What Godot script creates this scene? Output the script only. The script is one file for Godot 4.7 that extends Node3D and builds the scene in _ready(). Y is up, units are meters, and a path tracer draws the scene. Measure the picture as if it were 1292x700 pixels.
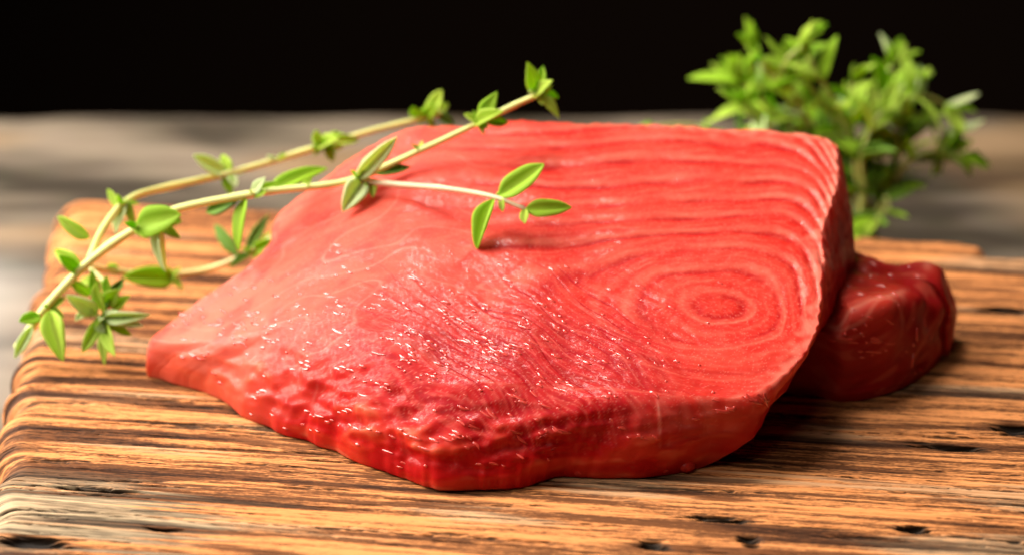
extends Node3D
# A raw tuna steak leaning on a second one, thyme sprigs, a weathered cutting board. Lengths are computed in centimetres and scaled by S to metres; y = 0 is the board's top.

const S := 0.01
const PITCH := 22.0
const CAM_Y := 18.0
const FPX := 2411.0            # focal length in pixels of a 1292 x 700 frame

var rng := RandomNumberGenerator.new()
var taken := {}
var na := FastNoiseLite.new()
var nb := FastNoiseLite.new()
var nc := FastNoiseLite.new()
var nf := FastNoiseLite.new()


func _ready() -> void:
	# ---- camera, light, exposure
	var cam := Camera3D.new()
	cam.name = "camera"
	var lens := CameraAttributesPhysical.new()
	lens.frustum_focal_length = 82.66
	lens.frustum_near = 0.05
	lens.frustum_far = 20.0
	lens.frustum_focus_distance = 0.384
	lens.exposure_aperture = 10.5
	cam.attributes = lens
	cam.position = Vector3(0, CAM_Y * S, 0)
	cam.rotation_degrees = Vector3(-PITCH, 0, 0)
	add_child(cam)
	cam.current = true

	var we := WorldEnvironment.new()
	we.name = "environment"
	var env := Environment.new()
	env.background_mode = Environment.BG_COLOR
	env.background_color = Color(0.012, 0.009, 0.008)
	env.tonemap_mode = Environment.TONE_MAPPER_LINEAR
	env.tonemap_exposure = 0.92
	env.sdfgi_enabled = true
	env.ssao_enabled = true
	env.ssil_enabled = true
	we.environment = env
	add_child(we)

	area_light("window_softbox", Vector3(-72, 50, -55), Vector3(-2, 2, -38), Vector2(0.7, 0.7), Color(1.0, 0.97, 0.92), 3.1)
	area_light("back_softbox", Vector3(-14, 74, -66), Vector3(2, 3, -44), Vector2(0.26, 0.26), Color(1.0, 0.975, 0.94), 0.72)
	area_light("overhead_fill", Vector3(-35, 80, 5), Vector3(-2, 0, -38), Vector2(0.6, 0.6), Color(1.0, 0.96, 0.91), 0.2)

	rng.seed = 7
	for n in [na, nb, nc, nf]:
		n.noise_type = FastNoiseLite.TYPE_SIMPLEX_SMOOTH
		n.fractal_type = FastNoiseLite.FRACTAL_NONE
		n.frequency = 1.0
	na.seed = 11; nb.seed = 23; nc.seed = 37; nf.seed = 51
	nf.fractal_type = FastNoiseLite.FRACTAL_FBM
	nf.fractal_octaves = 4

	# ---- the setting, then the things
	make_backdrop()
	make_table()
	make_board()
	make_second_steak()
	make_steak()
	make_thyme()
	make_bunch()


func area_light(called: String, at_cm: Vector3, to_cm: Vector3, size: Vector2, col: Color, energy: float) -> void:
	var l := AreaLight3D.new()
	l.name = called
	l.area_size = size
	l.light_color = col
	l.light_energy = energy
	l.area_normalize_energy = true
	l.shadow_enabled = true
	l.set("area_range", 6.0)
	l.position = at_cm * S
	add_child(l)
	l.look_at_from_position(at_cm * S, to_cm * S, Vector3.UP)


# ---------------------------------------------------------------- helpers

func ray(px: float, py: float) -> Vector3:
	return Vector3(px - 646.0, 350.0 - py, -FPX).rotated(Vector3.RIGHT, -deg_to_rad(PITCH))

func at_depth(px: float, py: float, d: float) -> Vector3:      # a point d cm of ground distance in front of the lens
	var r := ray(px, py)
	return Vector3(0, CAM_Y, 0) + r * (d / -r.z)

func at_height(px: float, py: float, h: float) -> Vector3:
	var r := ray(px, py)
	return Vector3(0, CAM_Y, 0) + r * ((h - CAM_Y) / r.y)

func on_face(px: float, py: float) -> Vector3:                  # where that line of sight meets the steak's upper face
	var lo := 28.0
	var hi := 60.0
	for k in 40:
		var mid := (lo + hi) * 0.5
		var p := at_depth(px, py, mid)
		if p.y > face_height(p.x, -p.z):
			lo = mid
		else:
			hi = mid
	return at_depth(px, py, (lo + hi) * 0.5)

func numbered(called: String) -> String:
	taken[called] = taken.get(called, -1) + 1
	return called if taken[called] == 0 else "%s_%03d" % [called, taken[called]]

func tag(o: Node, label: String, category: String, group := "", kind := "") -> void:
	if label: o.set_meta("label", label)
	if category: o.set_meta("category", category)
	if group: o.set_meta("group", group)
	if kind: o.set_meta("kind", kind)

func put(called: String, mesh: Mesh, mat: Material, parent: Node = self) -> MeshInstance3D:
	var o := MeshInstance3D.new()
	o.name = numbered(called) if parent == self else called
	o.mesh = mesh
	o.material_override = mat
	parent.add_child(o, true)
	return o

func grid_mesh(pos: PackedVector3Array, col: PackedColorArray, uv: PackedVector2Array, cols: int, rows: int, wrap: bool) -> ArrayMesh:
	# pos is row-major in cm; a row is closed on itself when wrap. Rows run so that the normal is (next column) x (next row) or its negative, see flip
	var nrm := PackedVector3Array()
	nrm.resize(pos.size())
	for j in rows:
		var j0: int = maxi(j - 1, 0)
		var j1: int = mini(j + 1, rows - 1)
		for i in cols:
			var i0: int = (i - 1 + cols) % cols if wrap else maxi(i - 1, 0)
			var i1: int = (i + 1) % cols if wrap else mini(i + 1, cols - 1)
			var a: Vector3 = pos[j * cols + i1] - pos[j * cols + i0]
			var b: Vector3 = pos[j1 * cols + i] - pos[j0 * cols + i]
			nrm[j * cols + i] = a.cross(b).normalized()
	var idx := PackedInt32Array()
	var ic: int = cols if wrap else cols - 1
	idx.resize(ic * (rows - 1) * 6)
	var k := 0
	for j in rows - 1:
		for i in ic:
			var a: int = j * cols + i
			var b: int = j * cols + (i + 1) % cols
			var c: int = a + cols
			var d: int = b + cols
			idx[k] = a; idx[k + 1] = c; idx[k + 2] = b
			idx[k + 3] = b; idx[k + 4] = c; idx[k + 5] = d
			k += 6
	var sc := PackedVector3Array()
	sc.resize(pos.size())
	for i in pos.size():
		sc[i] = pos[i] * S
	var arr := []
	arr.resize(Mesh.ARRAY_MAX)
	arr[Mesh.ARRAY_VERTEX] = sc
	arr[Mesh.ARRAY_NORMAL] = nrm
	if col.size(): arr[Mesh.ARRAY_COLOR] = col
	if uv.size(): arr[Mesh.ARRAY_TEX_UV] = uv
	arr[Mesh.ARRAY_INDEX] = idx
	var m := ArrayMesh.new()
	m.add_surface_from_arrays(Mesh.PRIMITIVE_TRIANGLES, arr)
	return m

func lin(c: Vector3) -> Color:
	return Color(c.x, c.y, c.z).linear_to_srgb()

func bump_texture(freq: float, octaves: int, seed_: int, size := 512) -> NoiseTexture2D:
	var n := FastNoiseLite.new()
	n.noise_type = FastNoiseLite.TYPE_SIMPLEX_SMOOTH
	n.frequency = freq
	n.fractal_octaves = octaves
	n.seed = seed_
	var t := NoiseTexture2D.new()
	t.width = size; t.height = size
	t.seamless = true
	t.noise = n
	return t


# ---------------------------------------------------------------- backdrop and table

func make_backdrop() -> void:
	var b := BoxMesh.new()
	b.size = Vector3(6, 3, 0.1)
	var m := StandardMaterial3D.new()
	m.albedo_color = lin(Vector3(0.016, 0.009, 0.006))
	m.roughness = 0.9
	m.metallic_specular = 0.1
	var o := put("background_wall", b, m)
	o.position = Vector3(0, 0.6, -2.6)
	tag(o, "dark, almost black wall behind the table", "wall", "", "structure")

func make_table() -> void:
	# weathered slab: x -60..60, depth 20..67 from the lens, top at -2.6
	var cols := 240
	var rows := 130
	var pos := PackedVector3Array()
	var col := PackedColorArray()
	for j in rows:
		var f: float = float(j) / (rows - 1)
		for i in cols:
			var x: float = lerp(-60.0, 60.0, float(i) / (cols - 1))
			var d: float
			var y := -2.6
			if j < rows - 8:
				d = lerp(12.0, 66.4, float(j) / (rows - 9))
			else:
				var a: float = float(j - (rows - 8)) / 7.0
				d = 66.4 + 0.6 * sin(minf(a * 1.4, 1.0) * PI / 2)
				y = -2.6 - (0.6 - 0.6 * cos(minf(a * 1.4, 1.0) * PI / 2)) - maxf(0.0, a - 0.72) * 12.0
			d += 0.35 * nb.get_noise_2d(x * 0.12, 3.0) * smoothstep(50.0, 66.0, d)
			var g := na.get_noise_2d(x * 0.075, d * 0.16)
			var g2 := nb.get_noise_2d(x * 0.11, d * 0.9)
			var g3 := nc.get_noise_2d(x * 0.35, d * 2.6)
			y += 0.04 * g2 + 0.03 * g3
			var t := clampf(0.46 + 0.95 * g + 0.40 * g2 + 0.25 * g3, 0.0, 1.0)
			var c := Vector3(0.030, 0.023, 0.015).lerp(Vector3(0.165, 0.128, 0.092), t)
			var warm := smoothstep(0.1, 0.5, nc.get_noise_2d(x * 0.05 + 9.0, d * 0.13)) * 0.45
			c = c.lerp(Vector3(0.26, 0.14, 0.05) * (0.35 + 0.75 * t), warm)
			var pale := smoothstep(-11.0, -17.0, x) * smoothstep(56.0, 49.0, d)
			c = c.lerp(Vector3(0.50, 0.49, 0.46) * (0.7 + 0.4 * t), pale * 0.5)
			pos.append(Vector3(x, y, -d))
			col.append(Color(c.x, c.y, c.z))
	var m := StandardMaterial3D.new()
	m.vertex_color_use_as_albedo = true
	m.roughness = 0.75
	m.metallic_specular = 0.3
	var o := put("wooden_table", grid_mesh(pos, col, PackedVector2Array(), cols, rows, false), m)
	tag(o, "weathered grey brown wooden table under the cutting board", "table")


# ---------------------------------------------------------------- cutting board

const B_ANGLE := 7.8           # the board is turned a little, its right end nearer to the lens
var b_origin := Vector2(-12.8, 50.9)        # its far left corner: x, ground distance
var b_u := Vector2(cos(deg_to_rad(7.8)), -sin(deg_to_rad(7.8)))
var b_v := Vector2(sin(deg_to_rad(7.8)), cos(deg_to_rad(7.8)))   # away from the lens

func board_uv(x: float, d: float) -> Vector2:      # (along the grain from the left end, towards the lens from the far edge)
	var p := Vector2(x, d) - b_origin
	return Vector2(p.dot(b_u), -p.dot(b_v))

var pits: Array = []           # knots and worm holes: board uv, half length, half width

func wood(u: float, v: float) -> Array:
	# [height in cm, linear colour]
	var w := v + 0.20 * na.get_noise_2d(u * 0.045, v * 0.22) + 0.035 * nb.get_noise_2d(u * 0.16, v * 1.1)
	var g1 := nb.get_noise_2d(u * 0.045, w * 1.7)
	var g2 := nc.get_noise_2d(u * 0.13 + 30.0, w * 5.5)
	var g3 := na.get_noise_2d(u * 0.5 + 70.0, w * 14.0)
	var g4 := nb.get_noise_2d(u * 1.6 + 50.0, w * 34.0)
	var t := clampf(0.60 + 0.50 * g1 + 0.46 * g2 + 0.38 * g3 + 0.30 * g4, 0.0, 1.0)
	var g5 := nc.get_noise_2d(u * 3.2 - 40.0, w * 30.0)
	var g6 := na.get_noise_2d(u * 9.0 + 15.0, w * 46.0)
	t = clampf(t + 0.26 * g5 + 0.22 * g6, 0.0, 1.0)
	t = lerpf(t, smoothstep(0.18, 0.80, t), 0.7)
	# thin dark lines of hard late wood
	var late := smoothstep(0.09, 0.03, absf(nc.get_noise_2d(u * 0.08 - 75.0, w * 7.5 + 31.0) + 0.05 * g5)) * smoothstep(-0.1, 0.35, nb.get_noise_2d(u * 0.5 + 11.0, w * 3.0 - 60.0))
	# long splits where the soft wood has gone
	var cm := smoothstep(-0.1, 0.35, nc.get_noise_2d(u * 0.10 + 7.0, v * 0.9 + 40.0))
	var crack := smoothstep(0.055, 0.025, absf(na.get_noise_2d(u * 0.04 + 90.0, w * 2.3 + 13.0) + 0.05 * g4 + 0.03 * g5)) * cm
	var cm2 := smoothstep(-0.12, 0.2, na.get_noise_2d(u * 0.2 + 17.0, v * 1.4 - 40.0))
	var crack2 := smoothstep(0.12, 0.05, absf(nb.get_noise_2d(u * 0.07 + 60.0, w * 4.3 + 5.0) + 0.07 * g4 + 0.05 * g5)) * cm2
	var cr := clampf(maxf(crack, crack2 * 0.85), 0.0, 1.0)
	var c := Vector3(0.125, 0.040, 0.011).lerp(Vector3(0.68, 0.262, 0.082), pow(t, 1.35))
	c = c.lerp(Vector3(0.085, 0.028, 0.007), late * 0.8)
	# grey weathering
	var grey := smoothstep(0.28, 0.6, nb.get_noise_2d(u * 0.09 - 20.0, v * 0.6 + 3.0) + 0.25 * g2) * 0.55
	var p := Vector2((u - 5.6) / 4.6, (v - 18.0 + 0.03 * u) / 1.15)
	grey = maxf(grey, smoothstep(1.15, 0.6, p.length() + 0.5 * g2 + 0.25 * g1))
	var gt := clampf(0.52 + 0.45 * g2 + 0.45 * g3 + 0.3 * g4, 0.0, 1.0)
	c = c.lerp(Vector3(0.10, 0.075, 0.045).lerp(Vector3(0.50, 0.385, 0.235), gt), grey * 0.9)
	# stained dark streaks
	var st := smoothstep(0.30, 0.62, na.get_noise_2d(u * 0.12 - 50.0, w * 1.8 + 25.0) + 0.22 * g3)
	c = c.lerp(c * Vector3(0.24, 0.20, 0.18), st)
	c = c.lerp(Vector3(0.012, 0.007, 0.004), cr * 0.93)
	var h := 0.020 * g1 + 0.016 * g2 + 0.009 * g3 + 0.003 * g4 - 0.09 * cr - 0.012 * st - 0.014 * late + 0.006 * g5 + 0.005 * g6
	for q in pits:
		var e := Vector2((u - q[0]) / q[2], (v - q[1]) / q[3]).length() + 0.5 * g3 + 0.3 * g2
		if e < 1.6:
			var k := smoothstep(1.25, 0.55, e)
			c = c.lerp(Vector3(0.03, 0.014, 0.006), smoothstep(1.55, 0.9, e))
			c = c.lerp(Vector3(0.008, 0.005, 0.003), k)
			h -= 0.22 * k
	return [h, c]

const TW := 1150
const TH := 1700
var board_rows: Array = []
var board_heights: Array = []
var board_lift: Array = []

func board_row(j: int) -> void:
	var a := PackedByteArray()
	var b := PackedByteArray()
	var f := PackedFloat32Array()
	a.resize(TW * 3)
	b.resize(TW)
	f.resize(TW)
	for i in TW:
		var r := wood((i + 0.5) / TW * 30.0, (j + 0.5) / TH * 20.3)
		var c: Vector3 = r[1]
		a[i * 3] = int(255.0 * pow(c.x, 0.4545))
		a[i * 3 + 1] = int(255.0 * pow(c.y, 0.4545))
		a[i * 3 + 2] = int(255.0 * pow(c.z, 0.4545))
		b[i] = int(clampf(150.0 + 800.0 * r[0], 0.0, 255.0))
		f[i] = r[0]
	board_rows[j] = a
	board_heights[j] = b
	board_lift[j] = f

func lift_at(u: float, v: float) -> float:
	var x := clampf(u / 30.0 * TW - 0.5, 0.0, TW - 1.001)
	var y := clampf(v / 20.3 * TH - 0.5, 0.0, TH - 1.001)
	var i := int(x)
	var j := int(y)
	return lerpf(lerpf(board_lift[j][i], board_lift[j][i + 1], x - i), lerpf(board_lift[j + 1][i], board_lift[j + 1][i + 1], x - i), y - j)

func make_board() -> void:
	var length := 30.0
	var depth := 20.3
	for q in [[825, 687, 0.28, 0.16], [946, 682, 0.20, 0.20], [1155, 668, 0.26, 0.16], [1280, 541, 0.45, 0.28], [905, 655, 0.6, 0.09], [1200, 563, 0.75, 0.10], [205, 668, 0.3, 0.07], [45, 684, 0.7, 0.22], [1275, 392, 0.7, 0.22], [120, 618, 0.8, 0.08]]:
		var p := at_height(q[0], q[1], 0.0)
		var uv := board_uv(p.x, -p.z)
		pits.append([uv.x, uv.y, q[2], q[3]])
	# colour and fine relief, computed once as textures over the board's whole top
	board_rows.resize(TH)
	board_heights.resize(TH)
	board_lift.resize(TH)
	var task := WorkerThreadPool.add_group_task(board_row, TH)
	WorkerThreadPool.wait_for_group_task_completion(task)
	var rgb := PackedByteArray()
	var hgt := PackedByteArray()
	for j in TH:
		rgb.append_array(board_rows[j])
		hgt.append_array(board_heights[j])
	var tw := TW
	var th := TH
	var ct := ImageTexture.create_from_image(Image.create_from_data(tw, th, false, Image.FORMAT_RGB8, rgb))
	var ht := ImageTexture.create_from_image(Image.create_from_data(tw, th, false, Image.FORMAT_L8, hgt))
	var m := StandardMaterial3D.new()
	m.albedo_texture = ct
	m.roughness = 0.7
	m.metallic_specular = 0.22
	m.heightmap_enabled = true
	m.heightmap_texture = ht
	m.heightmap_scale = 0.08
	m.texture_repeat = false
	# the shape: a worn slab with rounded ends, splits and pits
	var cols := 420
	var rows := 640
	var pos := PackedVector3Array()
	var uvs := PackedVector2Array()
	pos.resize(cols * rows)
	uvs.resize(cols * rows)
	for j in rows:
		for i in cols:
			# a denser run of columns at the left end, which is seen
			var a := float(i) / (cols - 1)
			var u: float = -0.3 + (length + 0.6) * (0.72 * a + 0.28 * a * a)
			var v: float = -0.3 + (depth + 0.6) * float(j) / (rows - 1)
			var eu := minf(u - 0.27 * v - 0.25 * nb.get_noise_2d(v * 0.6, 5.0) - 0.07 * nc.get_noise_2d(v * 2.6, 8.0), length - u)
			var ev := minf(v - 0.16 * na.get_noise_2d(u * 0.3, 44.0) - 0.9 * smoothstep(25.0, 25.5, u + 0.2 * sin(v * 5.0)), depth - v - 0.2 * nb.get_noise_2d(u * 0.5, 21.0) - 0.1 * nc.get_noise_2d(u * 2.1, 3.0))
			var e := minf(eu, ev)
			var rc := 1.3
			if eu < rc and ev < rc:
				e = rc - Vector2(rc - eu, rc - ev).length()
			var y := -3.1
			if e > 0.0:
				var rr := 0.75 + 0.12 * smoothstep(1.5, 0.0, eu)
				y = (sqrt(maxf(0.0, rr * rr - pow(rr - minf(e, rr), 2.0))) - rr)
				y += lift_at(u, v) * (0.3 + 0.4 * smoothstep(0.0, 0.5, e))
			else:
				y = maxf(-3.1, -1.0 + e * 40.0)
			var q := b_origin + b_u * u - b_v * v
			pos[j * cols + i] = Vector3(q.x, y, -q.y)
			uvs[j * cols + i] = Vector2(clampf(u / length, 0.002, 0.998), clampf(v / depth, 0.002, 0.998))
	# rows run towards the lens: reverse so that the faces look up
	var p2 := PackedVector3Array()
	var u2 := PackedVector2Array()
	for j in range(rows - 1, -1, -1):
		p2.append_array(pos.slice(j * cols, (j + 1) * cols))
		u2.append_array(uvs.slice(j * cols, (j + 1) * cols))
	var o := put("cutting_board", grid_mesh(p2, PackedColorArray(), u2, cols, rows, false), m)
	tag(o, "thick worn wooden cutting board with split orange brown grain under the fish", "cutting board")


# ---------------------------------------------------------------- the steak in front

func face_height(x: float, d: float) -> float:
	var droop := 2.4 * smoothstep(-2.0, -8.6, x)
	var swell := 0.18 * sin(clampf((d - 33.0) / 10.0, 0.0, 1.0) * PI)
	return 1.35 + 0.364 * (d - 33.7) - droop + swell

func under_height(x: float, d: float) -> float:
	var t: float = lerp(2.3, lerp(1.35, 2.35, smoothstep(37.0, 42.0, d)), smoothstep(1.5, 4.5, x))
	return maxf(0.03, face_height(x, d) - t)

# the rim of the upper face as seen in the photograph, the foot of the side below it (where it can be seen), else how far the foot stands out (cm)
var RIM := [
	[182, 446, 198, 477], [186, 425, 0.15], [215, 400, 0.2], [255, 372, 0.2], [295, 345, 0.2], [338, 303, 0.1], [347, 270, 0.1], [420, 212, 0.1], [500, 165, 0.1], [560, 155, 0.1], [610, 153, 0.1], [650, 149, 0.1],
	[750, 151, 0.1], [850, 155, 0.1], [950, 160, 0.1], [1030, 168, 0.1], [1060, 179, 0.35], [1063, 200, 0.5], [1061, 235, 0.6], [1050, 265, 0.55], [1044, 300, 0.4], [1046, 338, 0.0, 1.75, 0.0], [1044, 370, -0.2, 1.7, 0.0], [1039, 402, -0.35, 1.6, 0.0],
	[1030, 435, -0.5, 1.3, 0.02], [1010, 468, -0.5, 1.0, 0.05], [970, 504, -0.3, 0.62, 0.12], [918, 520, 885, 590], [850, 522, 800, 603], [760, 528, 720, 603], [660, 536, 650, 615], [560, 538, 575, 618],
	[470, 515, 495, 601], [400, 492, 420, 568], [340, 476, 360, 549], [290, 466, 305, 524], [245, 460, 258, 496], [205, 456, 220, 485]]

func make_steak() -> void:
	var n_rim := RIM.size()
	var rim := []
	var foot := []
	var soft := []
	var centre := on_face(690, 395)
	for r in RIM:
		var p := on_face(r[0], r[1])
		rim.append(p)
		soft.append(0.0 if r.size() == 3 else (r[4] if r.size() == 5 else (1.0 if r[0] < 700 else 0.45)))
		if r.size() == 4:
			foot.append(at_height(r[2], r[3], 0.03))
		else:
			var out := Vector3(p.x - centre.x, 0, p.z - centre.z).normalized()
			var q: Vector3 = p + out * r[2]
			q.y = r[3] if r.size() == 5 else under_height(p.x, -p.z)
			foot.append(q)
	var cols := 1280
	var face_rows := 290
	var wall_rows := 70
	var under_rows := 8
	var rows := face_rows + wall_rows + under_rows
	var pos := PackedVector3Array()
	var col := PackedColorArray()
	pos.resize(cols * rows)
	col.resize(cols * rows)
	# a closed spline through the controls, sampled by length
	var seg := PackedFloat32Array()
	var total := 0.0
	for i in n_rim:
		seg.append(total)
		total += (rim[(i + 1) % n_rim] as Vector3).distance_to(rim[i])
	seg.append(total)
	var eye := on_face(912, 386)
	var s := 0
	for i in cols:
		var at: float = total * i / cols
		while s < n_rim - 1 and at >= seg[s + 1]: s += 1
		var f: float = (at - seg[s]) / (seg[s + 1] - seg[s])
		var i0 := (s - 1 + n_rim) % n_rim
		var i1 := (s + 1) % n_rim
		var i2 := (s + 2) % n_rim
		var R: Vector3 = (rim[s] as Vector3).cubic_interpolate(rim[i1], rim[i0], rim[i2], f)
		var F: Vector3 = (foot[s] as Vector3).cubic_interpolate(foot[i1], foot[i0], foot[i2], f)
		var out := Vector3(R.x - centre.x, 0, R.z - centre.z).normalized()
		var front: float = lerp(soft[s], soft[i1], smoothstep(0.0, 1.0, f))
		# a slightly ragged cut
		var rag: float = 0.06 * na.get_noise_2d(at * 0.7, 0.0) + (0.03 - 0.022 * front) * nb.get_noise_2d(at * 3.4, 4.0)
		R += out * rag
		R.y = face_height(R.x, -R.z)
		F += out * (0.10 * nc.get_noise_2d(at * 0.8, 9.0) + 0.02 * nb.get_noise_2d(at * 3.0, 14.0))
		var inset := 0.0
		var rlen := Vector2(R.x - centre.x, R.z - centre.z).length()
		inset = lerpf(0.14, minf(2.3, 0.36 * rlen), front)
		var rin := 1.0 - inset / rlen
		for j in face_rows:
			var r: float = rin * float(j + 0.4) / (face_rows - 0.6)
			var x: float = lerp(centre.x, R.x, r)
			var z: float = lerp(centre.z, R.z, r)
			var got := flesh(x, -z, eye, (1.0 - r) * rlen)
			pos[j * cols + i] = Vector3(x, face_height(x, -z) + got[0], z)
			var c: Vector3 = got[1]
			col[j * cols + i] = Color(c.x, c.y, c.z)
		var p0: Vector3 = pos[(face_rows - 1) * cols + i]
		p0.y = face_height(p0.x, -p0.z)
		var c0: Color = col[(face_rows - 1) * cols + i]
		var tall := R.y - F.y
		var p1: Vector3 = p0 + (R - p0) * lerpf(0.95, 0.66, front) - Vector3(0, 0.10 * front, 0)
		var p2: Vector3 = F + out * (0.08 + 0.02 * front) + Vector3(0, tall * lerpf(0.42, 0.40, front), 0)
		for j in wall_rows:
			var t: float = float(j + 1) / wall_rows
			var a := 1.0 - t
			var p := p0 * (a * a * a) + p1 * (3.0 * a * a * t) + p2 * (3.0 * a * t * t) + F * (t * t * t)
			var lump := nb.get_noise_3d(p.x * 0.5, p.y * 1.3, p.z * 0.5)
			var lump2 := na.get_noise_3d(p.x * 1.0, p.y * 3.0, p.z * 1.6)
			var lump3 := nc.get_noise_3d(p.x * 2.4, p.y * 5.0, p.z * 3.4)
			var env := pow(sin(minf(t, 0.97) * PI), 1.7)
			p += (out + Vector3(0, 0.5, 0)).normalized() * env * (0.10 * lump + 0.09 * lump2 + 0.030 * lump3) * smoothstep(0.2, 1.3, tall) * (0.25 + 0.75 * front)
			var got := flesh(p.x, -p.z, eye, 1.0 if front > 0.5 else 0.4 * (1.0 - t))
			p.y += got[0] * (1.0 - t) * (1.0 - 0.5 * t)
			p.y = maxf(p.y, 0.02)
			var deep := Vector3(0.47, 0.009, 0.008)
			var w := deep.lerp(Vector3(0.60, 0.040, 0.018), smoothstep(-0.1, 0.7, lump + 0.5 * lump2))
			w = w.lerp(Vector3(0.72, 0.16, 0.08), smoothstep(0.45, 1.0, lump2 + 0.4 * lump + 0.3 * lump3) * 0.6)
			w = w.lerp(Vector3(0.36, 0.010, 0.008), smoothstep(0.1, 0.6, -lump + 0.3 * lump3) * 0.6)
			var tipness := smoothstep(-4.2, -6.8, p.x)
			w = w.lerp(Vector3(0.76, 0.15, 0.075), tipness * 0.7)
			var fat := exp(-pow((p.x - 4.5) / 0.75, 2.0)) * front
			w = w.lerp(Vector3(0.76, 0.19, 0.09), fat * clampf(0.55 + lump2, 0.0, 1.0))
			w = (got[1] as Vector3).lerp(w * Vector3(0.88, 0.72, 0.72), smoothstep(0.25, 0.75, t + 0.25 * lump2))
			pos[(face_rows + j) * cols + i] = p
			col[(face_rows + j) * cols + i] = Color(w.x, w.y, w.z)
		for j in under_rows:
			var t: float = float(j + 1) / under_rows
			var x: float = lerp(F.x, centre.x, t * 0.98)
			var z: float = lerp(F.z, centre.z, t * 0.98)
			var k := (face_rows + wall_rows + j) * cols + i
			pos[k] = Vector3(x, lerp(pos[(face_rows + wall_rows - 1) * cols + i].y, under_height(x, -z), minf(t * 3.0, 1.0)), z)
			col[k] = Color(0.5, 0.02, 0.014)
	var o := put("tuna_steak", grid_mesh(flipped(pos, cols, rows), flipped_c(col, cols, rows), PackedVector2Array(), cols, rows, true), flesh_material(0.2))
	tag(o, "large bright red raw tuna steak with ringed grain, leaning on the darker piece", "tuna steak", "raw tuna steaks on the board")
	# juice that stands on the fibres in tiny wet dashes
	var where := []
	rng.seed = 99
	var tries := 0
	while where.size() < 540 and tries < 9000:
		tries += 1
		var px := rng.randf_range(200, 1035)
		var py := rng.randf_range(300, 600)
		var p := Vector2(px, py)
		var want := exp(-pow((px - 590.0 - (py - 440.0) * 0.9) / 190.0, 2.0) - pow((py - 430.0) / 75.0, 2.0))
		want = maxf(want, 0.55 * exp(-p.distance_squared_to(Vector2(330, 430)) / 6000.0))
		want = maxf(want, 0.55 * exp(-pow((px - 560.0) / 240.0, 2.0) - pow((py - 560.0 + (px - 560.0) * -0.12) / 36.0, 2.0)))
		want = maxf(want, 0.55 * exp(-p.distance_squared_to(Vector2(935, 540)) / 1500.0))
		want *= smoothstep(-0.25, 0.45, nb.get_noise_2d(px * 0.022, py * 0.03))
		if rng.randf() > want: continue
		where.append(p)
	for k in 46:       # a line of wet along the thin end and the far rim
		where.append(Vector2(lerpf(222, 350, k / 46.0) + rng.randf_range(-4, 4), lerpf(398, 408, k / 46.0) + rng.randf_range(-3, 3) + 10.0 * sin(k * 0.5)))
	var drops := droplets(where, pos, cols, face_rows + wall_rows)
	var jo := put("juice_droplets", drops, juice_material(), o)
	jo.set_meta("kind", "stuff")
	# beads of juice and flesh that hang at the foot of the front side
	for q in [[731, 594, 0.19], [866, 588, 0.20], [838, 592, 0.15]]:
		var sm := SphereMesh.new()
		sm.radius = q[2] * S; sm.height = q[2] * 1.5 * S
		sm.radial_segments = 20; sm.rings = 10
		var b := put("flesh_bead", sm, bead_material(), o)
		var p := at_height(q[0], q[1], 0.12)
		b.position = (p + Vector3(0, 0, -0.06)) * S

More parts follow.
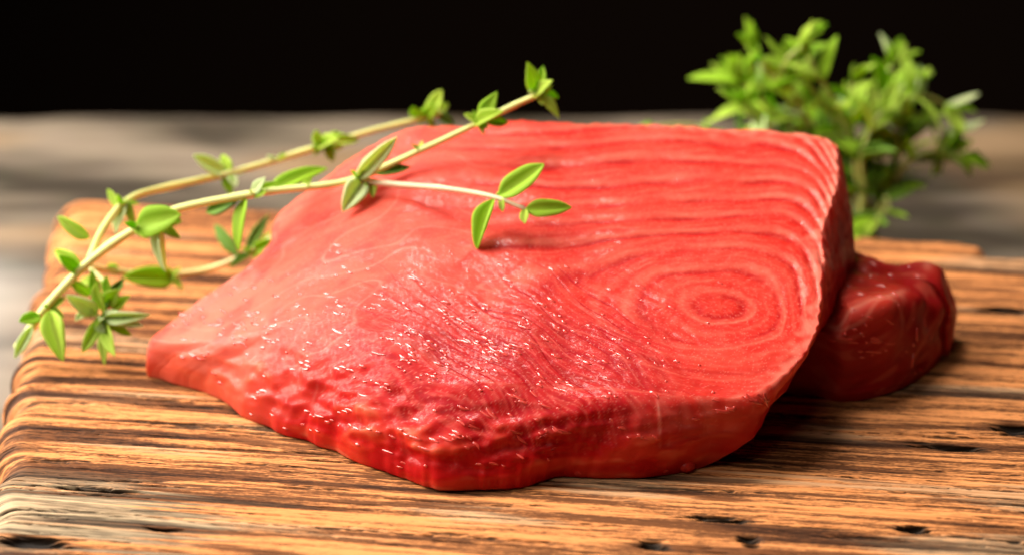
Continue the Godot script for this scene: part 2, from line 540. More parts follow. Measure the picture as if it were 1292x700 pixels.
func droplets(where: Array, pos: PackedVector3Array, cols: int, rows: int) -> ArrayMesh:
	# little wet dashes laid along the fibres of the steak: each is a low ellipsoid standing on the surface
	var boxes := {}
	var cell := 0.08
	for j in range(0, rows, 2):
		for i in range(0, cols, 2):
			var p := pos[j * cols + i]
			var key := Vector2i(int(floor(p.x / cell)), int(floor(p.z / cell)))
			if not boxes.has(key) or (pos[boxes[key]] as Vector3).y < p.y: boxes[key] = j * cols + i
	var vs := PackedVector3Array()
	var ns := PackedVector3Array()
	var ix := PackedInt32Array()
	for q in where:
		# walk down the line of sight until it meets the surface
		var at := -1
		var d := 31.0
		while d < 46.0:
			var p := at_depth(q.x, q.y, d)
			var key := Vector2i(int(floor(p.x / cell)), int(floor(p.z / cell)))
			if boxes.has(key) and pos[boxes[key]].y >= p.y:
				at = boxes[key]
				break
			d += 0.05
		if at < 0: continue
		var c := pos[at]
		var j: int = clampi(at / cols, 1, rows - 2)
		var i: int = at % cols
		var n := (pos[j * cols + (i + 1) % cols] - pos[j * cols + (i - 1 + cols) % cols]).cross(pos[(j + 1) * cols + i] - pos[(j - 1) * cols + i]).normalized()
		if n.y < 0.0: n = -n
		var along := Vector3(0.75, 0, 0.66).rotated(Vector3.UP, rng.randf_range(-0.2, 0.2))
		along = (along - n * along.dot(n)).normalized()
		var side := n.cross(along)
		var l := 0.035 + 0.13 * pow(rng.randf(), 2.2)
		var w := minf(l, rng.randf_range(0.016, 0.030) * (1.0 if l < 0.08 else 1.25))
		var h := w * rng.randf_range(0.45, 0.8)
		var bend := rng.randf_range(-0.3, 0.3)
		var first := vs.size()
		for a in 5:
			var th := a / 4.0 * PI * 0.5 * 1.15
			for b in 10:
				var ph := TAU * b / 10.0
				var x := sin(th) * cos(ph)
				var z := sin(th) * sin(ph)
				var y := cos(th)
				var lump := 1.0 + 0.25 * sin(ph * 2.0 + bend * 9.0)
				vs.append((c + along * x * l * lump + side * (z * w + bend * x * x * l) + n * (y * h - 0.002)) * S)
				ns.append((along * x / l + side * z / w + n * y / h).normalized())
		for a in 4:
			for b in 10:
				var p0 := first + a * 10 + b
				var p1 := first + a * 10 + (b + 1) % 10
				ix.append_array([p0, p1, p0 + 10, p1, p1 + 10, p0 + 10] if side.cross(along).dot(n) < 0.0 else [p0, p0 + 10, p1, p1, p0 + 10, p1 + 10])
	var arr := []
	arr.resize(Mesh.ARRAY_MAX)
	arr[Mesh.ARRAY_VERTEX] = vs
	arr[Mesh.ARRAY_NORMAL] = ns
	arr[Mesh.ARRAY_INDEX] = ix
	var m := ArrayMesh.new()
	m.add_surface_from_arrays(Mesh.PRIMITIVE_TRIANGLES, arr)
	return m

func flipped(a: PackedVector3Array, cols: int, rows: int) -> PackedVector3Array:
	var r := PackedVector3Array()
	for j in range(rows - 1, -1, -1): r.append_array(a.slice(j * cols, (j + 1) * cols))
	return r

func flipped_c(a: PackedColorArray, cols: int, rows: int) -> PackedColorArray:
	var r := PackedColorArray()
	for j in range(rows - 1, -1, -1): r.append_array(a.slice(j * cols, (j + 1) * cols))
	return r

func flesh(x: float, d: float, eye: Vector3, edge: float) -> Array:
	# layers of muscle ringed round the eye of the loin; [height in cm, linear colour]
	var dx := x - eye.x
	var dd := d + eye.z
	var u: float = dx / 1.0 * (1.0 + pow(maxf(dx, 0.0) / 2.3, 3.0)) if dx > 0.0 else -dx / (0.95 - 0.15 * dx)
	var v: float = dd / 0.62 if dd > 0.0 else -dd / 0.66
	var rho := pow(pow(u, 2.4) + pow(v, 2.4) + 1e-6, 1.0 / 2.4)
	var far := smoothstep(0.4, 2.5, rho)
	var warp := (0.12 + 0.26 * far) * na.get_noise_2d(x * 0.22, d * 0.28) + 0.09 * nb.get_noise_2d(x * 0.7, d * 0.9) + 0.02 * nc.get_noise_2d(x * 3.5, d * 4.5)
	var q := rho + warp
	var f := q - floorf(q)
	var ang := atan2(dd * 1.6, dx if dx > 0.0 else dx * 0.55)
	var zone_top := smoothstep(-0.6, 1.6, dd) * smoothstep(-7.4, -3.0, dx)
	var zone_eye := smoothstep(3.6, 1.6, rho)
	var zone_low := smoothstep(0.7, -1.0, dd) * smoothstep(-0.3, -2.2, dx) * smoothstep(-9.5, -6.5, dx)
	var line := clampf(zone_top * 0.95 + zone_eye * 0.75 + zone_low * 0.85 + 0.16, 0.0, 1.0)
	var breakup := clampf(0.75 + 0.6 * nb.get_noise_2d(x * 0.7 + 40.0, d * 0.9), 0.25, 1.1)
	line *= breakup
	var groove := exp(-pow((f - 0.5) / (0.09 + 0.06 * zone_top), 2.0))
	var pale := exp(-pow((f - 0.72) / (0.045 + 0.12 * zone_top), 2.0))
	var f2 := fposmod(q * 2.0 + 0.3, 1.0)
	var minor := exp(-pow((f2 - 0.5) / 0.14, 2.0)) * maxf(zone_eye, 0.6 * zone_top) * breakup
	var lane := dx * 0.80 - dd * 0.60
	var across := dx * 0.62 + dd * 0.78 + 0.22 * nb.get_noise_2d(x * 0.5, d * 0.5 + 70.0)
	var fib := nc.get_noise_2d(across * 4.2, lane * 0.7)
	var fib2 := na.get_noise_2d(across * 9.5, lane * 2.1)
	var mott := nf.get_noise_2d(x * 0.4 + 11.0, d * 0.5)
	var mott2 := nb.get_noise_2d(x * 2.4, d * 3.0)
	var slow := na.get_noise_2d(x * 0.35 - 9.0, d * 0.5)
	var h := zone_top * breakup * (0.017 * cos(f * TAU) - 0.008 * groove) - line * 0.004 * groove + 0.05 * slow + 0.004 * mott2
	var wet := smoothstep(1.9, -0.2, dd) * smoothstep(0.6, -1.6, dx) * smoothstep(-9.2, -7.2, dx)
	wet = maxf(wet, 0.25 * zone_low)
	h += 0.006 * wet * fib + (0.0004 + 0.0022 * wet * smoothstep(-0.2, 0.5, mott + 0.4 * slow + 0.1)) * smoothstep(0.22, 0.75, fib2)
	var c := Vector3(0.60, 0.026, 0.016)
	c = c.lerp(Vector3(0.67, 0.060, 0.036), clampf(0.5 + mott + 0.4 * mott2, 0.0, 1.0) * 0.7)
	# the pale shoulder on the left, and the thin tip
	var pinkish := smoothstep(-3.2, -6.4, dx) * smoothstep(-1.4, 1.5, dd)
	c = c.lerp(Vector3(0.72, 0.12, 0.08), pinkish * 0.75)
	c = c.lerp(Vector3(0.80, 0.21, 0.14), smoothstep(-8.6, -11.2, dx) * 0.8)
	var blot := nf.get_noise_2d(x * 0.9 - 31.0, d * 1.1)
	c = c.lerp(Vector3(0.62, 0.05, 0.04), smoothstep(-0.05, 0.5, blot) * 0.6 * pinkish)
	c = c.lerp(Vector3(0.82, 0.30, 0.23), smoothstep(0.07, 0.015, absf(nb.get_noise_2d(x * 0.45 + 3.0, d * 0.8 + 8.0))) * 0.35 * smoothstep(-2.5, -5.0, dx))
	# deeper red low on the face
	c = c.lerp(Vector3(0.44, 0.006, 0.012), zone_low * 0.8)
	c = c.lerp(Vector3(0.76, 0.15, 0.095), pale * line * (0.85 - 0.45 * zone_low))
	c = c.lerp(Vector3(0.74, 0.13, 0.08), minor * 0.40)
	c = c.lerp(Vector3(0.42, 0.008, 0.008), groove * line * 0.95)
	c = c.lerp(c * Vector3(0.70, 0.45, 0.55), clampf(-fib * 1.3, 0.0, 1.0) * (0.06 + 0.75 * zone_low))
	c = c.lerp(Vector3(0.78, 0.20, 0.14), clampf(fib2 * 0.9 - 0.15, 0.0, 1.0) * 0.35 * zone_low)
	var strand_zone := clampf(smoothstep(1.9, 0.0, dd) * smoothstep(-0.9, -2.6, dx) * smoothstep(-9.6, -6.0, dx), 0.0, 1.0)
	var strand := absf(nb.get_noise_2d(across * 1.35 + 0.12 * dx, lane * 0.13))
	var strand2 := absf(na.get_noise_2d(across * 3.6 - 9.0, lane * 0.3))
	c = c.lerp(Vector3(0.38, 0.006, 0.012), smoothstep(0.13, 0.02, strand) * 0.9 * strand_zone)
	c = c.lerp(Vector3(0.74, 0.13, 0.10), smoothstep(0.10, 0.02, strand2) * 0.45 * strand_zone)
	h -= 0.008 * smoothstep(0.15, 0.0, strand) * strand_zone
	# fibres that follow the rings, and a fine grain over all of it
	var run := nc.get_noise_2d(q * 5.5 + 20.0, ang * (1.5 + rho) * 1.6)
	var grain := na.get_noise_2d(x * 9.0, d * 12.0)
	var grain2 := nb.get_noise_2d(x * 20.0, d * 26.0)
	c = c.lerp(Vector3(0.76, 0.15, 0.10), clampf(run * 0.9 + grain * 0.15 - 0.1, 0.0, 1.0) * 0.40 * (1.0 - zone_low))
	c = c.lerp(c * Vector3(0.8, 0.55, 0.6), clampf(-run * 0.9 - grain * 0.15, 0.0, 1.0) * 0.5 * (1.0 - pinkish * 0.6))
	c = c.lerp(Vector3(0.80, 0.24, 0.18), smoothstep(0.55, 0.85, grain2 + 0.35 * grain) * 0.4)
	h += 0.0009 * grain + 0.0003 * grain2 + 0.002 * run
	# a pale skin along the cut's rim
	c = c.lerp(Vector3(0.78, 0.22, 0.15), smoothstep(0.55, 0.05, edge + 0.25 * mott2) * 0.75 * smoothstep(-3.0, 1.0, dx))
	# one scratch near the front
	var sx := x - (eye.x - 1.42 + (dd + 2.9) * -0.17)
	var scratch := exp(-pow(sx / 0.03, 2.0)) * smoothstep(-3.45, -3.3, dd) * smoothstep(-2.35, -2.6, dd)
	c = c.lerp(Vector3(0.80, 0.30, 0.22), scratch * 0.7)
	h += 0.015 * scratch
	return [h, c * Vector3(0.89, 0.80, 0.80)]

var _bead: StandardMaterial3D
func bead_material() -> StandardMaterial3D:
	if _bead == null:
		_bead = flesh_material(0.2)
		_bead.vertex_color_use_as_albedo = false
		_bead.albedo_color = lin(Vector3(0.55, 0.03, 0.02))
	return _bead

var _juice: StandardMaterial3D
func juice_material() -> StandardMaterial3D:
	if _juice == null:
		_juice = StandardMaterial3D.new()
		_juice.albedo_color = lin(Vector3(0.60, 0.05, 0.035))
		_juice.roughness = 0.12
		_juice.metallic_specular = 0.8
	return _juice

var _wet: NoiseTexture2D
func wet_texture() -> NoiseTexture2D:      # where juice stands on the meat: small scattered wet spots
	if _wet == null:
		_wet = bump_texture(0.045, 4, 19, 1024)
		var g := Gradient.new()
		g.offsets = PackedFloat32Array([0.0, 0.50, 0.66, 1.0])
		g.colors = PackedColorArray([Color(0.03, 0.03, 0.03), Color(0.06, 0.06, 0.06), Color(0.8, 0.8, 0.8), Color(1, 1, 1)])
		_wet.color_ramp = g
	return _wet

func flesh_material(sss: float) -> StandardMaterial3D:
	var m := StandardMaterial3D.new()
	m.vertex_color_use_as_albedo = true
	m.roughness = 0.5
	m.metallic_specular = 0.2
	m.clearcoat_enabled = true
	m.clearcoat = 0.3
	m.clearcoat_roughness = 0.13
	m.clearcoat_texture = wet_texture()
	m.subsurf_scatter_enabled = true
	m.subsurf_scatter_strength = sss
	m.heightmap_enabled = true
	m.heightmap_texture = bump_texture(0.03, 3, 5)
	m.heightmap_scale = 0.005
	m.uv1_triplanar = true
	m.uv1_scale = Vector3(20, 20, 20)
	return m


# ---------------------------------------------------------------- the darker piece behind

func make_second_steak() -> void:
	var out_px := [[1010, 497], [1060, 506], [1105, 501], [1150, 484], [1184, 457], [1200, 424]]
	var outline := []
	for q in out_px: outline.append(at_height(q[0], q[1], 0.03))
	# the far side and the part under the front steak
	outline.append_array([Vector3(9.9, 0.03, -39.7), Vector3(9.3, 0.03, -41.0), Vector3(7.6, 0.03, -42.2), Vector3(5.0, 0.03, -43.6), Vector3(1.0, 0.03, -43.8), Vector3(-1.5, 0.03, -42.5), Vector3(-1.6, 0.03, -40.6), Vector3(1.0, 0.03, -39.2), Vector3(4.0, 0.03, -38.0)])
	var n := outline.size()
	var centre := Vector3(5.5, 0, -40.8)
	var cols := 560
	var rows := 150
	var pos := PackedVector3Array()
	var col := PackedColorArray()
	pos.resize(cols * rows)
	col.resize(cols * rows)
	for i in cols:
		var a: float = float(i) / cols * n
		var s := int(a)
		var F: Vector3 = (outline[s] as Vector3).cubic_interpolate(outline[(s + 1) % n], outline[(s - 1 + n) % n], outline[(s + 2) % n], a - s)
		var dir: Vector3 = F - centre
		for j in rows:
			var t: float = float(j) / (rows - 1)
			# top out to 0.86 of the way, then a rounded shoulder and a side that bulges a little
			var r: float
			var y: float
			if t < 0.55:
				r = t / 0.55 * 0.80
				y = 1.9
			else:
				var k := (t - 0.55) / 0.45
				var ang := k * PI * 0.5
				r = 0.80 + 0.20 * pow(sin(ang), 0.9) + 0.02 * sin(k * PI)
				y = 0.03 + 1.87 * pow(maxf(cos(ang), 0.0), 0.8)
			var x := centre.x + dir.x * r
			var z := centre.z + dir.z * r
			var l1 := na.get_noise_3d(x * 0.35 + 5.0, y * 0.5, z * 0.35)
			var l2 := nb.get_noise_3d(x * 0.9, y * 1.1, z * 0.9 + 9.0)
			var l3 := nc.get_noise_3d(x * 4.0, y * 5.0, z * 4.0)
			if y > 0.3:
				y += (0.20 * l1 + 0.05 * l2 + 0.003 * l3) * smoothstep(0.2, 1.2, y)
				x += 0.10 * l2 * smoothstep(0.5, 0.9, r)
				z += 0.10 * l1 * smoothstep(0.5, 0.9, r)
			y += 0.30 * smoothstep(41.5, 37.0, -z) * smoothstep(7.0, 9.5, x) * smoothstep(0.5, 1.5, y)
			# pressed down under the front steak
			var press := under_height(x, -z) - 0.04 + 3.0 * smoothstep(7.0, 8.2, x)
			y = maxf(0.0, minf(y, press))
			# a pale seam of sinew runs along the shoulder, a second one across the top
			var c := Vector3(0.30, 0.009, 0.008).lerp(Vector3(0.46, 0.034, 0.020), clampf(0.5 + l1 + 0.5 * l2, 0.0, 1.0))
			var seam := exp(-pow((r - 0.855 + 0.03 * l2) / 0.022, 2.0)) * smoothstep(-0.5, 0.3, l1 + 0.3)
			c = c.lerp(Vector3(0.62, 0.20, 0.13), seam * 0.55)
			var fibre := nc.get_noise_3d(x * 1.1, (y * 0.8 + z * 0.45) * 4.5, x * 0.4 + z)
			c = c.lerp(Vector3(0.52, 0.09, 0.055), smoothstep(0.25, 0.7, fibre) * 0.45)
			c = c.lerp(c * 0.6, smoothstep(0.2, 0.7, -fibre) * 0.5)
			y += 0.012 * fibre * smoothstep(0.3, 0.8, y)
			var streak := smoothstep(0.10, 0.02, absf(na.get_noise_3d(x * 0.45, y * 0.5, z * 0.45 + 3.0))) * smoothstep(0.0, 0.4, l1 + 0.25)
			c = c.lerp(Vector3(0.58, 0.17, 0.11), streak * 0.35)
			pos[j * cols + i] = Vector3(x, y, z)
			col[j * cols + i] = Color(c.x, c.y, c.z)
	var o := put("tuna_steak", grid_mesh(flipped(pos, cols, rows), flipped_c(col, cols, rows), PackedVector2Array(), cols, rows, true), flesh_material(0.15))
	tag(o, "smaller dark red raw tuna steak lying in shade under the big one", "tuna steak", "raw tuna steaks on the board")
	rng.seed = 55
	var where := []
	while where.size() < 90:
		var p := Vector2(rng.randf_range(1045, 1200), rng.randf_range(320, 490))
		if rng.randf() < exp(-p.distance_squared_to(Vector2(1088, 440)) / 900.0) + 0.5 * exp(-p.distance_squared_to(Vector2(1105, 352)) / 1200.0) + 0.12: where.append(p)
	var jo := put("juice_droplets", droplets(where, pos, cols, rows), juice_material(), o)
	jo.set_meta("kind", "stuff")


# ---------------------------------------------------------------- thyme

var leaf_meshes: Array = []
var leaf_mats: Array = []
var stem_mat: StandardMaterial3D

func leaf_mesh(fold: float, curl: float, seed_: float) -> ArrayMesh:
	# a blade of unit length along x, width 1 along z, with rolled margins and a midrib; upper and lower skins meet at the edge
	var nu := 14
	var nv := 16
	var pos := PackedVector3Array()
	var col := PackedColorArray()
	for j in nu + 1:
		var t := float(j) / nu
		var w := 0.5 * pow(sin(PI * pow(clampf(t * 0.97 + 0.015, 0.0, 1.0), 0.82)), 0.8)
		w *= 1.0 + 0.06 * sin(t * 9.0 + seed_)
		for i in nv:
			var a := TAU * i / nv
			var s := cos(a)
			var up := sin(a)
			var thick := 0.028 * sqrt(maxf(0.0, 1.0 - s * s)) * (0.4 + 0.6 * sin(PI * clampf(t, 0.05, 0.95)))
			var z := s * w
			var y := fold * absf(s) * w - 0.22 * fold * pow(absf(s), 4.0) * w * 2.0 + curl * (t * t - t * 0.2) + thick * (1.0 if up >= 0.0 else -1.0) - 0.03 * exp(-pow(s / 0.16, 2.0)) * (1.0 if up > 0.0 else -1.5) * sin(PI * t)
			pos.append(Vector3(t, y, z) / S)
			var k := exp(-pow(s / 0.12, 2.0)) * 0.5 + smoothstep(0.85, 1.0, absf(s)) * 0.35
			var c := Vector3(0.85, 0.92, 0.85).lerp(Vector3(1.3, 1.2, 1.7), k)
			if up < 0.0: c = c.lerp(Vector3(1.35, 1.25, 1.9), 0.5)
			col.append(Color(c.x, c.y, c.z))
	return grid_mesh(pos, col, PackedVector2Array(), nv, nu + 1, true)

func leaf_material(c: Vector3, through: Vector3) -> StandardMaterial3D:
	var m := StandardMaterial3D.new()
	m.vertex_color_use_as_albedo = true
	m.albedo_color = lin(c)
	m.roughness = 0.5
	m.metallic_specular = 0.35
	m.backlight_enabled = true
	m.backlight = lin(through)
	m.heightmap_enabled = true
	m.heightmap_texture = bump_texture(0.05, 3, 77, 256)
	m.heightmap_scale = 0.01
	m.uv1_triplanar = true
	m.uv1_scale = Vector3(1.5, 1.5, 1.5)
	return m

func herb_setup() -> void:
	for k in 5:
		leaf_meshes.append(leaf_mesh([0.25, 0.5, 0.15, 0.7, 0.35][k], [-0.12, 0.10, -0.25, 0.05, 0.2][k], k * 1.7))
	leaf_mats = [
		leaf_material(Vector3(0.46, 0.66, 0.03), Vector3(0.6, 0.95, 0.05)),
		leaf_material(Vector3(0.64, 0.77, 0.10), Vector3(0.75, 0.95, 0.12)),
		leaf_material(Vector3(0.78, 0.84, 0.48), Vector3(0.8, 0.9, 0.45)),
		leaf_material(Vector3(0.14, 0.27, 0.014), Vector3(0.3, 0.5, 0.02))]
	stem_mat = StandardMaterial3D.new()
	stem_mat.vertex_color_use_as_albedo = true
	stem_mat.roughness = 0.5
	stem_mat.subsurf_scatter_enabled = true
	stem_mat.subsurf_scatter_strength = 0.1

func stem_mesh(pts: Array, r0: float, r1: float, origin: Vector3, tone: Vector3) -> ArrayMesh:
	# a tapered tube along a spline through pts (cm), a little thicker at its nodes
	var path := spline(pts)
	var n := path.size()
	var sides := 12
	var pos := PackedVector3Array()
	var col := PackedColorArray()
	var side := Vector3.UP
	for j in n:
		var tan := ((path[mini(j + 1, n - 1)] as Vector3) - (path[maxi(j - 1, 0)] as Vector3)).normalized()
		side = (side - tan * side.dot(tan)).normalized()
		var other := tan.cross(side)
		var t := float(j) / (n - 1)
		var r: float = lerp(r0, r1, t) * (1.0 + 0.16 * pow(maxf(0.0, cos(t * TAU * maxf(2.0, n / 26.0))), 6.0) + 0.05 * nb.get_noise_1d(j * 0.7))
		if j == 0 or j == n - 1: r *= 0.35
		for i in sides:
			var a := TAU * i / sides
			var rr := r * (1.0 + 0.10 * cos(a * 4.0))
			pos.append((path[j] as Vector3) - origin + (side * cos(a) + other * sin(a)) * rr)
			var c := tone * (0.92 + 0.22 * na.get_noise_2d(j * 0.12, i * 0.5))
			col.append(Color(c.x, c.y, c.z))
	return grid_mesh(pos, col, PackedVector2Array(), sides, n, true)

func spline(pts: Array) -> Array:
	var out := []
	var n := pts.size()
	for k in n - 1:
		var a: Vector3 = pts[maxi(k - 1, 0)]
		var b: Vector3 = pts[k]
		var c: Vector3 = pts[k + 1]
		var d: Vector3 = pts[mini(k + 2, n - 1)]
		var steps := maxi(4, int(b.distance_to(c) / 0.12))
		for s in steps: out.append(b.cubic_interpolate(c, a, d, float(s) / steps))
	out.append(pts[n - 1])
	return out

func leaf(parent: Node3D, origin: Vector3, base: Vector3, tip: Vector3, width: float, up: Vector3, shape: int, mat: int) -> void:
	# width is a share of the length
	var x := tip - base
	var z := x.cross(up).normalized()
	var y := z.cross(x).normalized()
	var l := x.length()
	var o := MeshInstance3D.new()
	o.name = "leaf"
	o.mesh = leaf_meshes[shape % leaf_meshes.size()]
	o.material_override = leaf_mats[mat]
	o.transform = Transform3D(Basis(x * S, y * l * S, z * l * width * S), (base - origin) * S)
	parent.add_child(o, true)

func pts_of(list: Array) -> Array:
	var r := []
	for q in list: r.append(at_depth(q[0], q[1], q[2]))
	return r

func sprout(stem: Node3D, origin: Vector3, nodes: Array) -> void:
	# the tiny young leaves that stand in the axils
	for q in nodes:
		var b := at_depth(q[0], q[1], q[2])
		for k in int(q[3]):
			var dir := Vector3(rng.randf_range(-1, 1), rng.randf_range(-0.6, 1.0), rng.randf_range(-0.4, 1.0)).normalized()
			leaf(stem, origin, b, b + dir * rng.randf_range(0.22, 0.48), rng.randf_range(0.35, 0.6), Vector3(rng.randf_range(-0.5, 0.5), 0.6, 0.7).normalized(), rng.randi() % 5, [0, 1, 1, 2][rng.randi() % 4])

func leaves_of(stem: Node3D, origin: Vector3, list: Array) -> void:
	# each: base pixel, tip pixel, ground distance of base and of tip, width share, material, roll
	for q in list:
		var b := at_depth(q[0], q[1], q[4])
		var t := at_depth(q[2], q[3], q[5])
		var up := Vector3(-0.15, 0.55, 0.8).normalized()
		up = up.rotated((t - b).normalized(), q[8] if q.size() > 8 else rng.randf_range(-0.5, 0.5))
		leaf(stem, origin, b, t, q[6], up, rng.randi() % 5, q[7])

func make_thyme() -> void:
	herb_setup()
	var pale := Vector3(0.76, 0.76, 0.27)
	# ---- the long sprig that lies over the steak
	var t := Node3D.new()
	t.name = numbered("thyme_sprig")
	add_child(t)
	var org := at_depth(22, 440, 39.4)
	t.position = org * S
	tag(t, "long thyme sprig with three pale stems laid from board across the big steak", "thyme sprig", "thyme sprigs at the left")
	var main := [[20, 442, 39.3], [55, 390, 39.5], [110, 332, 39.8], [165, 292, 40.0], [222, 264, 40.2], [330, 243, 40.3], [440, 228, 40.5], [530, 190, 41.0], [600, 157, 41.4], [655, 130, 41.8], [684, 118, 42.0]]
	var st := put("stem", stem_mesh(pts_of(main), 0.098, 0.062, org, pale), stem_mat, t)
	leaves_of(st, org, [
		[50, 398, 22, 408, 39.4, 39.0, 0.6, 0], [40, 412, 18, 452, 39.3, 38.9, 0.35, 2], [62, 392, 80, 456, 39.4, 38.6, 0.42, 1], [66, 388, 72, 412, 39.5, 39.2, 0.5, 3],
		[100, 345, 72, 322, 39.8, 39.6, 0.45, 0], [104, 340, 70, 316, 39.8, 40.3, 0.4, 1], [172, 286, 224, 270, 40.0, 39.7, 0.66, 0, 0.0], [172, 288, 228, 280, 40.0, 40.4, 0.5, 0], [205, 280, 212, 342, 40.1, 39.7, 0.5, 2, 0.9], [200, 278, 228, 300, 40.1, 39.8, 0.4, 1],
		[318, 246, 330, 224, 40.3, 40.2, 0.55, 2], [310, 250, 296, 314, 40.3, 39.6, 0.45, 0, 0.7], [322, 246, 352, 232, 40.3, 40.6, 0.4, 1], [300, 252, 264, 268, 40.3, 40.8, 0.4, 3], [340, 244, 412, 206, 40.5, 41.6, 0.32, 0],
		[450, 226, 503, 168, 40.4, 40.2, 0.26, 2, 0.5], [458, 224, 486, 186, 40.4, 40.7, 0.38, 2, -0.4], [460, 226, 432, 268, 40.5, 39.9, 0.55, 2], [466, 228, 470, 250, 40.5, 40.1, 0.55, 1], [470, 218, 516, 214, 40.6, 40.9, 0.32, 3], [452, 230, 446, 262, 40.5, 40.2, 0.5, 1],
		[602, 156, 600, 146, 41.4, 41.4, 0.6, 1], [606, 154, 624, 118, 41.4, 41.3, 0.5, 0], [600, 158, 636, 142, 41.4, 41.0, 0.45, 1], [610, 152, 640, 156, 41.5, 41.7, 0.45, 0],
		[676, 120, 670, 82, 42.0, 41.8, 0.5, 1, 0.6], [680, 118, 686, 84, 42.0, 42.3, 0.4, 0], [684, 118, 706, 146, 42.0, 41.6, 0.34, 1], [686, 118, 704, 124, 42.0, 42.2, 0.5, 0], [672, 122, 690, 100, 42.0, 41.6, 0.5, 1]])
	sprout(st, org, [[62, 388, 39.5, 4], [104, 340, 39.8, 3], [172, 288, 40.0, 4], [205, 275, 40.1, 3], [320, 246, 40.3, 5], [380, 238, 40.4, 2], [455, 226, 40.5, 6], [530, 190, 41.0, 2], [605, 155, 41.4, 4], [680, 120, 42.0, 4]])
	var branch := [[452, 227, 40.5], [500, 233, 40.1], [560, 238, 39.6], [620, 248, 39.1], [664, 264, 38.8]]
	st = put("stem", stem_mesh(pts_of(branch), 0.075, 0.05, org, Vector3(0.82, 0.60, 0.38)), stem_mat, t)
	leaves_of(st, org, [
		[630, 247, 690, 212, 39.1, 39.2, 0.5, 0, -0.2], [624, 252, 604, 316, 39.0, 38.3, 0.42, 0, 0.5], [632, 250, 636, 268, 39.0, 38.8, 0.5, 1], [664, 264, 720, 261, 38.8, 38.6, 0.42, 0, 0.1], [662, 264, 663, 283, 38.8, 38.5, 0.6, 1], [626, 249, 640, 240, 39.1, 39.2, 0.6, 1]])
	var far := [[112, 330, 39.8], [130, 288, 40.6], [165, 250, 41.6], [230, 232, 42.6], [300, 216, 43.3], [400, 186, 44.0], [470, 165, 44.5], [530, 150, 44.8], [558, 142, 45.0]]
	st = put("stem", stem_mesh(pts_of(far), 0.092, 0.075, org, pale * Vector3(0.92, 0.92, 0.8)), stem_mat, t)
	leaves_of(st, org, [
		[112, 300, 70, 274, 40.4, 40.6, 0.42, 1], [158, 256, 148, 296, 41.4, 40.9, 0.5, 2], [160, 254, 168, 284, 41.4, 41.1, 0.5, 1], [150, 262, 138, 240, 41.2, 41.6, 0.4, 1], [286, 222, 240, 200, 43.2, 43.0, 0.5, 2], [292, 218, 280, 196, 43.2, 43.6, 0.5, 1], [286, 220, 292, 246, 43.2, 42.9, 0.55, 0],
		[405, 184, 398, 166, 44.0, 43.8, 0.75, 1], [410, 182, 440, 172, 44.0, 44.3, 0.7, 1], [412, 184, 420, 204, 44.0, 43.8, 0.6, 0], [404, 186, 428, 176, 44.0, 43.6, 0.6, 1], [420, 180, 452, 178, 44.1, 44.3, 0.5, 1],
		[530, 150, 522, 132, 44.8, 44.6, 0.8, 0], [540, 148, 562, 114, 44.9, 44.8, 0.55, 1], [552, 144, 575, 158, 45.0, 44.8, 0.45, 3], [545, 146, 566, 130, 44.9, 45.2, 0.5, 1], [535, 150, 548, 134, 44.9, 44.5, 0.6, 0]])
	sprout(st, org, [[158, 256, 41.4, 4], [288, 220, 43.2, 4], [408, 184, 44.0, 5], [540, 148, 44.9, 5], [350, 202, 43.6, 2]])
	# ---- a low sprig that lies on the board behind the steak's thin end
	t = Node3D.new()
	t.name = numbered("thyme_sprig")
	add_child(t)
	org = at_depth(110, 340, 42.0)
	t.position = org * S
	tag(t, "short thyme sprig lying low on the board beside the steak's thin pale end", "thyme sprig", "thyme sprigs at the left")
	var low := [[104, 336, 41.4], [150, 342, 42.2], [205, 347, 42.6], [260, 340, 42.9], [310, 320, 42.7], [345, 298, 42.6]]
	st = put("stem", stem_mesh(pts_of(low), 0.07, 0.06, org, Vector3(0.60, 0.50, 0.18)), stem_mat, t)
	leaves_of(st, org, [
		[218, 352, 158, 348, 42.6, 41.8, 0.44, 0, 0.0], [212, 350, 176, 340, 42.6, 42.9, 0.4, 3], [318, 322, 290, 340, 42.7, 42.2, 0.4, 3], [330, 306, 350, 292, 42.6, 42.8, 0.5, 1], [322, 316, 350, 300, 42.7, 42.3, 0.35, 0], [300, 322, 268, 282, 42.7, 43.4, 0.3, 3], [310, 318, 338, 268, 42.7, 43.2, 0.25, 3]])
	sprout(st, org, [[214, 350, 42.6, 4], [318, 318, 42.7, 5], [150, 342, 42.2, 3]])
	# the leafy tuft that hangs from it towards the lens
	var tuft := [[112, 338, 41.2], [128, 352, 40.8], [140, 372, 40.3], [128, 400, 39.6]]
	st = put("stem", stem_mesh(pts_of(tuft), 0.055, 0.045, org, Vector3(0.48, 0.50, 0.14)), stem_mat, t)
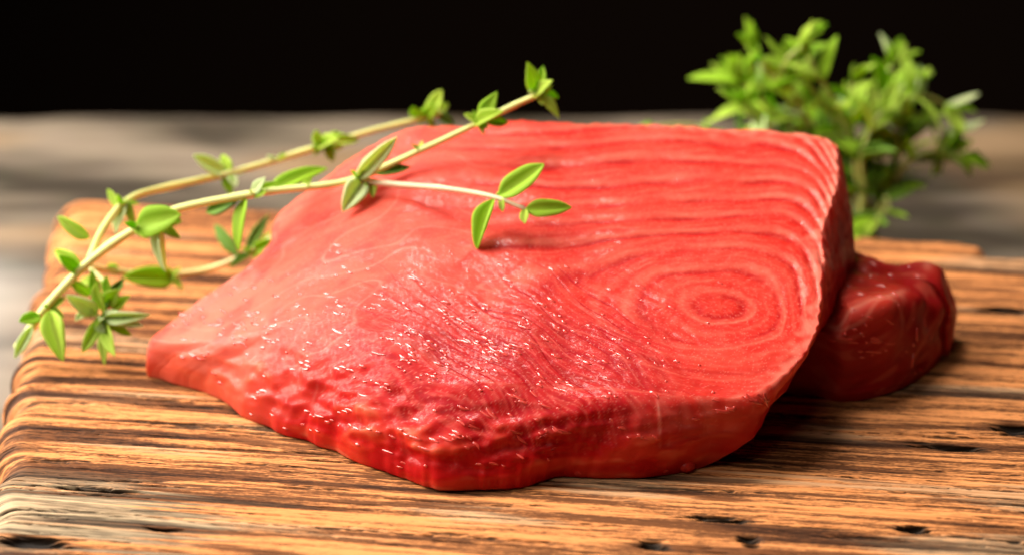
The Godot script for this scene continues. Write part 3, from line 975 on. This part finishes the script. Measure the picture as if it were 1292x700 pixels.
	leaves_of(st, org, [
		[122, 395, 82, 372, 39.6, 39.3, 0.45, 2], [124, 396, 90, 382, 39.6, 39.9, 0.4, 2], [130, 400, 190, 396, 39.5, 39.2, 0.26, 2, 0.4], [126, 402, 102, 446, 39.5, 38.9, 0.35, 1], [132, 406, 148, 450, 39.5, 38.7, 0.35, 1], [136, 408, 124, 456, 39.5, 38.8, 0.4, 1], [134, 402, 164, 424, 39.5, 39.4, 0.4, 0],
		[138, 376, 132, 350, 40.2, 40.0, 0.6, 0], [140, 374, 156, 352, 40.2, 40.5, 0.5, 3], [136, 384, 150, 362, 40.0, 39.6, 0.5, 1], [130, 392, 118, 360, 39.8, 39.4, 0.5, 1], [134, 390, 140, 366, 39.8, 40.2, 0.6, 3], [124, 380, 112, 344, 40.0, 39.9, 0.4, 0], [142, 392, 166, 372, 39.8, 39.6, 0.35, 1], [120, 404, 132, 420, 39.4, 39.2, 0.6, 2],
		[118, 384, 94, 408, 39.7, 39.2, 0.4, 2], [128, 396, 176, 410, 39.6, 39.0, 0.3, 2], [112, 372, 84, 352, 39.9, 39.7, 0.4, 1]])
	sprout(st, org, [[130, 398, 39.5, 5], [138, 376, 40.2, 5], [122, 354, 40.9, 3]])


func make_bunch() -> void:
	var t := Node3D.new()
	t.name = numbered("thyme_bunch")
	add_child(t)
	var org := Vector3(9.0, -1.0, -50.0)
	t.position = org * S
	tag(t, "bushy bunch of fresh green thyme standing behind the big steak at the right", "thyme bunch")
	rng.seed = 4242
	var stems := [
		[[1090, 275, 46.2], [1060, 220, 46.8], [1015, 150, 47.2], [975, 105, 47.0], [948, 66, 46.8]],
		[[1085, 270, 46.3], [1050, 200, 46.8], [1005, 130, 46.6], [985, 85, 46.2], [1008, 58, 46.0]],
		[[1095, 272, 46.4], [1080, 200, 46.4], [1050, 130, 46.2], [1030, 95, 46.0], [1015, 70, 46.0]],
		[[1100, 270, 46.5], [1110, 200, 46.8], [1105, 150, 47.0], [1108, 115, 47.2], [1122, 82, 47.4]],
		[[1105, 272, 46.3], [1130, 210, 46.6], [1130, 150, 46.8], [1155, 120, 46.8], [1190, 132, 46.8]],
		[[1105, 275, 46.2], [1125, 235, 46.2], [1150, 200, 46.2], [1185, 190, 46.2], [1215, 198, 46.2]],
		[[1085, 275, 46.0], [1090, 240, 45.8], [1085, 200, 45.6], [1095, 165, 45.6], [1110, 140, 45.8]],
		[[1080, 250, 47.5], [1030, 190, 48.0], [985, 150, 48.0], [955, 125, 47.8], [938, 104, 47.6]],
		[[1070, 240, 47.5], [1000, 190, 47.6], [965, 160, 47.0], [945, 145, 46.8], [934, 135, 46.8]],
		[[1060, 235, 47.8], [980, 190, 47.8], [910, 168, 47.5], [870, 158, 47.2], [826, 160, 47.0]],
		[[1100, 275, 46.4], [1080, 190, 46.8], [1068, 140, 46.8], [1066, 118, 46.8], [1074, 104, 46.8]],
		[[1105, 275, 46.6], [1130, 200, 47.0], [1140, 160, 47.2], [1145, 130, 47.4], [1150, 112, 47.6]],
		[[1100, 280, 46.0], [1110, 262, 45.8], [1118, 250, 45.6], [1120, 262, 45.4], [1105, 278, 45.2]]]
	var all := stems.size()
	for k in all:                    # a second, looser stem beside each one
		if k == 9: continue
		var twin := []
		var off := Vector2(rng.randf_range(-24, 22), rng.randf_range(2, 44))
		for q in stems[k].size():
			var share: float = q / 4.0
			twin.append([stems[k][q][0] + off.x * share, stems[k][q][1] + off.y * share, stems[k][q][2] + 0.5 * share])
		stems.append(twin)
	for k in stems.size():
		for q in stems[k]:
			q[2] += 3.6
			q[0] += 4.0 * clampf((285.0 - q[1]) / 150.0, 0.0, 1.0) if k != 9 else 0.0
		var pts := pts_of(stems[k])
		var st := put("stem", stem_mesh(pts, 0.07, 0.045, org, Vector3(0.40, 0.42, 0.10)), stem_mat, t)
		var path := spline(pts)
		var n := path.size()
		var step := 6 if k != 9 else 13
		var i := 6
		var turn := rng.randf() * TAU
		while i < n:
			var along := ((path[mini(i + 1, n - 1)] as Vector3) - (path[i - 1] as Vector3)).normalized()
			var a := along.cross(Vector3(0.3, 0.2, 1).normalized()).normalized().rotated(along, turn)
			turn += PI * 0.5 + rng.randf_range(-0.3, 0.3)
			for side in [1.0, -1.0]:
				var dir: Vector3 = (a * side + along * rng.randf_range(0.3, 0.9) + Vector3(0, rng.randf_range(-0.1, 0.25), 0)).normalized()
				var l := rng.randf_range(0.85, 1.5)
				if k == 9: l *= 0.6
				var base: Vector3 = path[i]
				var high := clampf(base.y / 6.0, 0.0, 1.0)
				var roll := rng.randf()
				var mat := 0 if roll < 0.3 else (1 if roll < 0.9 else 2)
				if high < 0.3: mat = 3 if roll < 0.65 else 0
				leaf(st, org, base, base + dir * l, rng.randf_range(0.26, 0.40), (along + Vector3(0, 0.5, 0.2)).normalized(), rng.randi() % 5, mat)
			i += step + rng.randi() % 3
		# the tip's own leaves
		var top: Vector3 = path[n - 1]
		var td := (top - (path[n - 4] as Vector3)).normalized()
		for q in 4:
			var dir := (td + Vector3(rng.randf_range(-0.7, 0.7), rng.randf_range(-0.5, 0.6), rng.randf_range(-0.6, 0.6))).normalized()
			leaf(st, org, top, top + dir * rng.randf_range(0.5, 1.0) * (0.5 if k == 9 else 1.0), rng.randf_range(0.35, 0.5), Vector3(rng.randf_range(-0.4, 0.4), 1, 0.4).normalized(), rng.randi() % 5, 1 if rng.randf() < 0.6 else 0)
